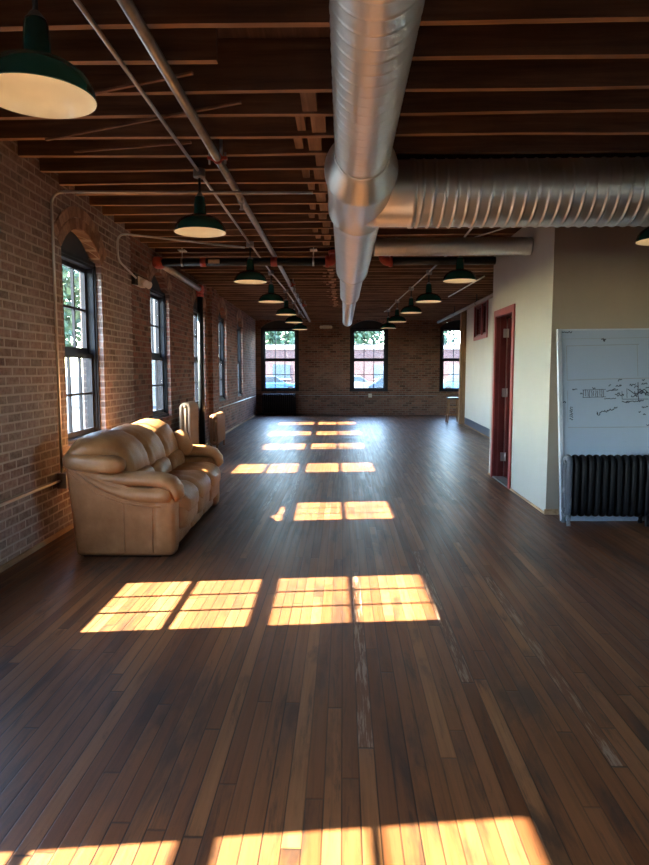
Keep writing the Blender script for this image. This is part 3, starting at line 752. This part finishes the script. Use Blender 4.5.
def radiator(loc, rz, n, pitch, depth, z0, z1, r, mat, end_mat, label, group=None, mid=True):
    root = thing('radiator', label, 'radiator', loc, rz, group)
    e = section_mesh(depth, z0, z1, r, True, mid).build('end_section', end_mat or mat, root, smooth=True)
    if end_mat: e['label'] = 'flaking silver end section'
    s0 = section_mesh(depth, z0, z1, r, False, mid).build('section', mat, root, smooth=True); s0.location.x = pitch
    for i in range(2, n-1):
        c = s0.copy(); C.objects.link(c); c.parent = root; c.location.x = pitch*i
    f = section_mesh(depth, z0, z1, r, True, mid).build('end_section', mat, root, smooth=True); f.location.x = pitch*(n-1)
    return root
radiator((2.20, 6.36, 0), 0, 12, .0685, .19, .075, .690, .0295, M['rad'], M['rad_end'], 'black column radiator with flaking silver end, in front of the marker board')
radiator((3.035, 6.37, 0), 0, 14, .0685, .19, .08, .735, .0295, M['rad'], None, 'slightly taller black radiator continuing past the first one')
q = lw(10.27, 0, 0); radiator((-2.51, 10.28, 0), math.radians(91.3), 9, .068, .19, .08, 1.0, .029, M['rad_brown'], None, 'tall brown radiator standing just behind the sofa by the brick wall')
radiator((-2.46, 12.30, 0), math.radians(91.3), 13, .068, .17, .08, .68, .029, M['rad_rust'], None, 'low rust brown radiator beside the standpipe')
radiator((-2.72, 22.12, 0), 0, 18, .064, .18, .06, .74, .027, M['rad_dark'], None, 'dark radiator in the corner under the end wall window')

# ------------------------------------------------------------------ marker board
bh, tilt = 1.94, math.atan2(.26, 1.92)
root = thing('marker_board', 'large white marker board with diagrams leaning on the taupe wall', 'board', (2.185, 6.48, 0)); root.rotation_euler = (-tilt, -.008, 0)
BW = 2.42
mb = MB(); mb.box(.045, BW, 0, .018, .0, bh-.012); mb.build('panel', M['board'], root)
mb = MB(); mb.box(0, .045, -.016, .022, 0, bh); mb.build('edge_strip', M['alu'], root, bevel=.006)
mb = MB(); mb.box(.045, BW, -.006, .02, bh-.014, bh); mb.build('top_strip', M['alu'], root)
sc = .0101
def bp(px, py): return (.045+(px-563)*sc*(1+.0*(px-563)), -.0008, bh-(py-330)*bh/192)
def stroke(mb, pts, w=.006):
    for (a, b) in zip(pts, pts[1:]):
        A, B = Vector(bp(*a)), Vector(bp(*b))
        if (B-A).length > 1e-4: mb.bar(A, B, w*1.35, .0012, up=(0,1,0))
rr = random.Random(3)
def scribble(mb, x0, y0, x1, y1, n, amp, w=.005):
    pts = []
    for i in range(n+1):
        t = i/n; pts.append((x0+(x1-x0)*t+rr.uniform(-.4,.4), y0+(y1-y0)*t+rr.uniform(-amp,amp)))
    stroke(mb, pts, w)
mb = MB()
stroke(mb, [(568,381.5),(568,347),(640,346)], .005); stroke(mb, [(568,381.5),(610,380.6),(800,378)], .007); stroke(mb, [(568,429),(610,429),(800,428)], .006)
stroke(mb, [(638,346),(638,378)], .004); stroke(mb, [(568,392),(568,424)], .003); stroke(mb, [(563,340),(800,338)], .003)
mb.build('ruled_lines', M['marker_faint'], root)
mb = MB()
for x in range(584, 606, 2): scribble(mb, x, 391.5, x+rr.uniform(-.6,.6), 398.5, 5, 1.0, .004)
stroke(mb, [(583,391.5),(606,391)], .004); stroke(mb, [(583,399),(606,398.5)], .004); scribble(mb, 604, 400.5, 616, 400, 9, .5)
for (x, y, w) in ((573,391,5),(593,390,3),(609,388,2),(618,382,4),(616,387.5,6),(630,387,6),(612,392,6),(617,397,7),(631,398,6),(637,392,5),(641,386,6),(645,390,6),(625,404,4),(638,403,5),(645,397,5),(641,409,6),(638,414,2),(642,416,3),(645,427,3),(581,395,2),(563,404,3),(615,396,5),(640,395,8),(634,389,4),(642,382,3),(650,388,9),(655,396,8),(662,391,7),(652,405,8),(668,400,8)):
    scribble(mb, x, y, x+w, y-rr.uniform(0,1), max(4, int(w*1.6)), 1.1, .0055)
scribble(mb, 607,394, 616,390, 8, 1.2, .006); scribble(mb, 627,390, 627,400, 4, .3, .004); scribble(mb, 638,384, 638,402, 8, .4, .006)
stroke(mb, [(622,393),(622,401),(648,401)], .004); stroke(mb, [(628,391),(636,397),(644,391),(650,397)], .006); scribble(mb, 634,393, 647,396, 14, 2.4, .006); scribble(mb, 622,403.5, 640,403, 12, .8, .006)
scribble(mb, 597,416, 617,409, 26, 1.5, .006); scribble(mb, 597,413, 598,416, 3, .5, .006)
for y in range(408, 422, 2): scribble(mb, 570, y, 573, y+1, 4, .9, .005)
scribble(mb, 603,341, 607,341, 9, 1.6, .008); scribble(mb, 564,333, 574,333, 12, .8, .005)
mb.build('marker_drawing', M['marker'], root)

# ------------------------------------------------------------------ stool
root = thing('bar_stool', 'small wooden stool with dark seat beside the timber post', 'stool', (3.22, 19.15, 0))
mb = MB(); mb.superell((0,0,.71), (.36,.36,.05), .4, .8); mb.build('seat', M['stool_seat'], root)
for sx in (-1, 1):
    for sy in (-1, 1):
        mb = MB(); mb.bar((sx*.12,sy*.12,.69),(sx*.165,sy*.165,0),.034,.034); mb.build('leg', M['stool_wood'], root)
mb = MB()
for z, k in ((.22,.151),(.45,.136)):
    mb.bar((-k,-k,z),(k,-k,z),.02,.028); mb.bar((-k,k,z),(k,k,z),.02,.028); mb.bar((-k,-k,z),(-k,k,z),.02,.028); mb.bar((k,-k,z),(k,k,z),.02,.028)
mb.build('stretcher', M['stool_wood'], root)

# ------------------------------------------------------------------ sofa (local x: back to front, y: near to far)
root = thing('leather_sofa', 'puffy tan leather sofa with its back to the brick wall', 'sofa', (-2.15, 5.06, 0), math.radians(1)); root.scale = (.945, 1, .98)
L = 2.18; LE = M['leather']
def ry(a): return Matrix.Rotation(a, 3, 'Y')
for y0, y1 in ((0., .22), (L-.22, L)):
    mb = MB(); mb.prism([(0,.012),(-.035,.40),(-.07,.74),(.10,.80),(.26,.66),(.55,.56),(.77,.54),(.78,.30),(.77,.012)], y0+.012, y1-.012)
    mb.build('side_panel', LE, root, bevel=.03, seg=4)
mb = MB(); mb.prism([(-.0,.035),(-.05,.60),(-.02,.80),(.16,.80),(.22,.45),(.22,.035)], .2, L-.2); mb.build('back_panel', LE, root, bevel=.03, seg=3)
mb = MB(); mb.box(.15,.80,.2,L-.2,.035,.30); mb.build('base', LE, root, bevel=.02)
mb = MB(); mb.box(.05,.72,.05,L-.05,0,.036); mb.build('plinth', M['stool_seat'], root)
for yc, s in ((.115, -1), (L-.115, 1)):
    mb = MB()
    P = [(-.06,.755),(.03,.715),(.14,.645),(.28,.575),(.44,.525),(.60,.505),(.73,.505),(.81,.505),(.83,.503)]
    Rz = [.018,.03,.045,.055,.065,.075,.082,.082,.05]; Ry = [.10,.115,.125,.13,.135,.135,.135,.13,.08]
    mb.tube([(x, yc, z) for x, z in P], [(a, b) for a, b in zip(Rz, Ry)], 20, up=(0,0,1)); mb.build('arm_roll', LE, root)
    mb = MB()
    P = [(.02,.735),(.12,.69),(.26,.655),(.42,.64),(.60,.637),(.72,.63),(.80,.605),(.85,.55),(.86,.49),(.85,.46)]
    Rz = [.03,.045,.055,.06,.062,.064,.062,.055,.045,.02]; Ry = [.09,.11,.12,.125,.13,.132,.132,.125,.115,.08]
    mb.tube([(x, yc-s*.01, z) for x, z in P], [(a, b) for a, b in zip(Rz, Ry)], 20, up=(0,0,1) if False else None); mb.build('arm_pad', LE, root)
    mb = MB(); mb.superell((.755, yc, .262), (.19, .225, .51), .35, .6); mb.build('arm_front', LE, root)
    mb = MB(); mb.superell((.15, yc+s*.015, .775), (.52, .25, .15), .6, .6, ry(.10)); mb.build('back_wing', LE, root)
    # piping along the panel seam
    mb = MB(); yo = yc+s*.105
    mb.tube([(-.055,yo,.72),(.05,yo,.63),(.2,yo,.53),(.4,yo,.46),(.6,yo,.43),(.74,yo,.425)], .008, 8); mb.tube([(.42,yo,.455),(.42,yo,.05)], .005, 6); mb.tube([(.66,yo,.43),(.66,yo,.05)], .006, 6)
    mb.build('piping', LE, root)
W = (L-.44)/3
ys = [.22+W*(i+.5) for i in range(3)]
for i, yc in enumerate(ys):
    # one long puffy lobe per seat: up the front, over the top and down behind
    path = [(.385,.585),(.365,.66),(.335,.74),(.295,.81),(.24,.862),(.165,.898),(.08,.908),(.0,.885),(-.055,.83),(-.07,.76)]
    th = [.05,.085,.10,.105,.11,.11,.105,.09,.07,.035]; rs = []; m = len(path); n = 44
    for q in range(m):
        t = q/(m-1); d = Vector((path[min(q+1,m-1)][0]-path[max(q-1,0)][0], path[min(q+1,m-1)][1]-path[max(q-1,0)][1])).normalized(); nx, nz = d.y, -d.x
        g = min(1, max(0, (t-.28)/.3)); g = g*g*(3-2*g)
        lo = yc-W/2-.012-(.185*g if i == 0 else 0); hi = yc+W/2+.012+(.17*g if i == 2 else 0)
        ring = []
        for j in range(n):
            a = 2*PI*j/n; ca, sa = math.cos(a), math.sin(a); f = lambda v, e: math.copysign(abs(v)**e, v)
            y = (lo+hi)/2+(hi-lo)/2*f(ca, .68); k = th[q]*f(sa, .8)
            droop = 0.
            if i == 0: droop = -.035*max(0, (yc-W/2-y)/.2)**1.4
            if i == 2: droop = -.12*max(0, (y-yc-W/2+.05)/.2)**1.4
            k += .006*math.sin((y-yc)*55+t*4)*max(0, sa)*(1-g*.6)
            ring.append((path[q][0]+nx*k, y, path[q][1]+nz*k+droop*g))
        rs.append(ring)
    mb = MB(); mb.rings(rs); mb.build('back_cushion', LE, root)
    def sag(p):
        q = p.copy(); t = p.x/.36
        if t > .45: q.z -= .16*(t-.45)**2
        q.z += .006*math.sin(p.y*30+p.x*9); return q
    mb = MB(); mb.superell((.40, yc, .57), (.22, W+.0, .22), .75, .65, ry(-.3), 32, 16); mb.build('lumbar_pillow', LE, root)
    mb = MB(); mb.superell((.57, yc, .42), (.70, W+.012, .23), .55, .42, None, 44, 18, sag); mb.build('seat_cushion', LE, root)
    mb = MB(); mb.superell((.80, yc, .29), (.20, W+.004, .27), .6, .5, None, 30, 16); mb.build('front_cushion', LE, root)
    mb = MB(); mb.superell((.735, yc, .14), (.16, W-.005, .21), .3, .35, None, 30, 14); mb.build('front_panel', LE, root)
mb = MB(); mb.superell((.42, L-.26, .72), (.30, .12, .30), .7, .7, ry(-.35)); mb.build('end_pillow', LE, root)

# ------------------------------------------------------------------ outside
GZ = -.35
mb = MB(); mb.box(-160, 160, -60, 260, GZ-.1, GZ)
tag(mb.build('ground', M['asphalt']), 'pale asphalt lot outside the windows', 'ground', kind='structure')
def building(name, label, x0, x1, y0, y1, h, mat, wins, par=.35):
    root = thing(name, label, 'building', ((x0+x1)/2, (y0+y1)/2, GZ))
    hx, hy = (x1-x0)/2, (y1-y0)/2
    mb = MB(); mb.box(-hx, hx, -hy, hy, 0, h); mb.build('wall', mat, root)
    mb = MB(); mb.box(-hx-.2, hx+.2, -hy-.2, hy+.2, h, h+par); mb.build('parapet', M['ext_white'], root)
    for (a, b, c, d, m) in wins:
        mb = MB(); mb.box(a-(x0+x1)/2, b-(x0+x1)/2, -hy-.05, -hy+.02, c, d); w = mb.build('window', m, root)
        mb = MB(); mb.box(a-.1-(x0+x1)/2, b+.1-(x0+x1)/2, -hy-.15, -hy-.05, c-.12, c); mb.build('window_sill', M['ext_white'], w)
building('brick_building', 'long low red brick building across the lot behind the end wall', -26, 34, 74, 86, 4.3, M['ext_brick'],
    [(x, x+2.0, 1.0, 2.6, M['ext_dark']) for x in (-20,-14,-8,-4.5,3.5,8,12,18,24)], .55)
building('pale_building', 'pale brick building seen slantwise through the side windows', -13.2, -7.6, 34, 50, 11, M['ext_pale'],
    [(-12.2,-11.0,1.0,3.0,M['ext_door']), (-9.6,-8.6,1.2,3.2,M['ext_dark']), (-12.2,-11.2,5.0,7.0,M['ext_dark']), (-9.6,-8.6,5.0,7.0,M['ext_dark'])])
def tree(x, y, h, rad, seed, label):
    root = thing('tree', label, 'tree', (x, y, GZ), 0, 'trees outside'); r = random.Random(seed)
    mb = MB(); mb.tube([(0,0,0),(.1,.05,h*.3),(0,.1,h*.6)], [(.22,.22),(.17,.17),(.08,.08)], 10)
    for i in range(5):
        a = r.uniform(0,6.28); mb.tube([(.05,.05,h*.35+i*.2),(math.cos(a)*rad*.6,math.sin(a)*rad*.6,h*.6+i*.15)], [(.08,.08),(.03,.03)], 6)
    mb.build('trunk', M['bark'], root)
    mb = MB()
    blobs = [(r.uniform(-.6,.6)*rad, r.uniform(-.6,.6)*rad, h*.66+r.uniform(-.22,.26)*h, rad*r.uniform(.35,.6)) for _ in range(14)]
    for i in range(2200):
        bx, by, bz, br = r.choice(blobs); d = Vector((r.gauss(0,1),r.gauss(0,1),r.gauss(0,1))).normalized()*br*r.uniform(.6,1.05)
        p = Vector((bx,by,bz))+d; u = Vector((r.gauss(0,1),r.gauss(0,1),r.gauss(0,1))).normalized(); v = u.orthogonal().normalized(); s = r.uniform(.10,.22)*max(1., rad/1.7)
        mb.bm.faces.new([mb.bm.verts.new(p+u*s*a+v*s*.6*b) for a, b in ((-1,0),(0,-1),(1,0),(0,1))])
    mb.build('foliage', M['leaf'], root)
tree(-16.6, 33.0, 8.5, 2.4, 1, 'green tree at the corner of the pale building')
tree(-20.5, 44.0, 9.0, 3.2, 2, 'tree behind the pale building corner')
tree(1.5, 92.0, 10.0, 4.2, 3, 'tree above the brick building roof, outside the middle window')
tree(13.0, 100.0, 10.5, 4.2, 4, 'second tree above the brick building roof')
tree(-9.5, 97.0, 9.5, 4.0, 5, 'tree above the brick roof, outside the corner window')
tree(22.5, 94.0, 10.0, 4.4, 6, 'tree above the roof, outside the window by the post')
def car(x, y, rz, mat, label):
    root = thing('car', label, 'car', (x, y, GZ), rz, 'parked cars')
    mb = MB(); mb.prism([(-2.2,.35),(-2.2,.75),(-1.9,.92),(-1.2,.95),(1.0,.93),(2.0,.8),(2.25,.6),(2.25,.35)], -.88, .88); mb.build('body', mat, root, bevel=.08)
    mb = MB(); mb.prism([(-1.75,.93),(-1.2,1.42),(.2,1.45),(1.0,.92)], -.78, .78); mb.build('cabin', M['ext_dark'], root, bevel=.06)
    mb = MB(); mb.box(-1.15,.2,-.7,.7,1.43,1.48); mb.build('roof', mat, root, bevel=.02)
    for a in (-1.4, 1.4):
        for s in (-1, 1):
            mb = MB(); mb.cyl((a,s*.72,.33),(a,s*.9,.33),.33,18); mb.build('wheel', M['tyre'], root)
car(-5.6, 52, .1, M['car_blue'], 'blue car parked outside the corner window')
car(1.2, 55, .0, M['car_white'], 'white car parked outside the middle window')
car(4.1, 50, .05, M['car_dark'], 'dark car parked beyond the white one, outside the middle window')
car(9.8, 53, .0, M['car_blue'], 'blue car parked outside the window by the post')
car(-9.0, 56, .0, M['car_dark'], 'dark car parked at the edge of the corner window view')

# ------------------------------------------------------------------ light
SUN = Vector((1, .12, -.768)).normalized()
sd = bpy.data.lights.new('sun', 'SUN'); sd.energy = 55.; sd.color = (1., .89, .70); sd.angle = math.radians(.53)
so = bpy.data.objects.new('sun', sd); C.objects.link(so); so.rotation_euler = SUN.to_track_quat('-Z', 'Y').to_euler(); so.location = (-20, -3, 15)
w = bpy.data.worlds.new('sky'); S.world = w; w.use_nodes = True; nt = w.node_tree
bg = nt.nodes['Background']; sk = nt.nodes.new('ShaderNodeTexSky'); sk.sky_type = 'NISHITA'; sk.sun_disc = False
sk.sun_elevation = math.radians(36.8); sk.sun_rotation = math.atan2(-SUN.x, -SUN.y); sk.air_density = 1.0; sk.dust_density = .5
nt.links.new(sk.outputs[0], bg.inputs[0]); bg.inputs[1].default_value = 2.1
def portal(loc, rot, sx, sy):
    l = bpy.data.lights.new('window_portal', 'AREA'); l.shape = 'RECTANGLE'; l.size = sx; l.size_y = sy; l.cycles.is_portal = True
    o = bpy.data.objects.new('window_portal', l); C.objects.link(o); o.location = loc; o.rotation_euler = rot
for u in LWIN: portal(lw(u, .27, 1.72), (PI/2, 0, LANG), .95, 1.8)
for u in FILL_WIN: portal((XR+.3, -u, 1.88), (PI/2, 0, -PI/2), 1.1, 2.0)
for u in BWIN: portal((u, YB+.3, 1.88), (PI/2, 0, 0), 1.1, 2.0)

# ------------------------------------------------------------------ camera
cam = bpy.data.cameras.new('camera'); co = bpy.data.objects.new('camera', cam); C.objects.link(co); S.camera = co
f = 650.; vx, vy = 343., 371.
cam.sensor_fit = 'VERTICAL'; cam.sensor_height = 24.; cam.lens = 24.*f/865.; cam.clip_end = 500
fw = Vector((-.0281977, .9951544, -.0941947)); rt = Vector((.9995988, .0283236, 0)); up = Vector((-.0026679, .0941569, .9955538))
m = Matrix((rt, up, -fw)).transposed().to_4x4(); m.translation = (0, 0, 1.5); co.matrix_world = m

S.view_settings.view_transform = 'Standard'; S.view_settings.look = 'None'; S.view_settings.gamma = 1; S.view_settings.use_curve_mapping = False
S.view_settings.exposure = 1.45
cy = S.cycles; cy.use_denoising = True; cy.max_bounces = 14; cy.diffuse_bounces = 8; cy.glossy_bounces = 4; cy.transparent_max_bounces = 12; cy.sample_clamp_indirect = 8.; cy.caustics_reflective = False; cy.caustics_refractive = False
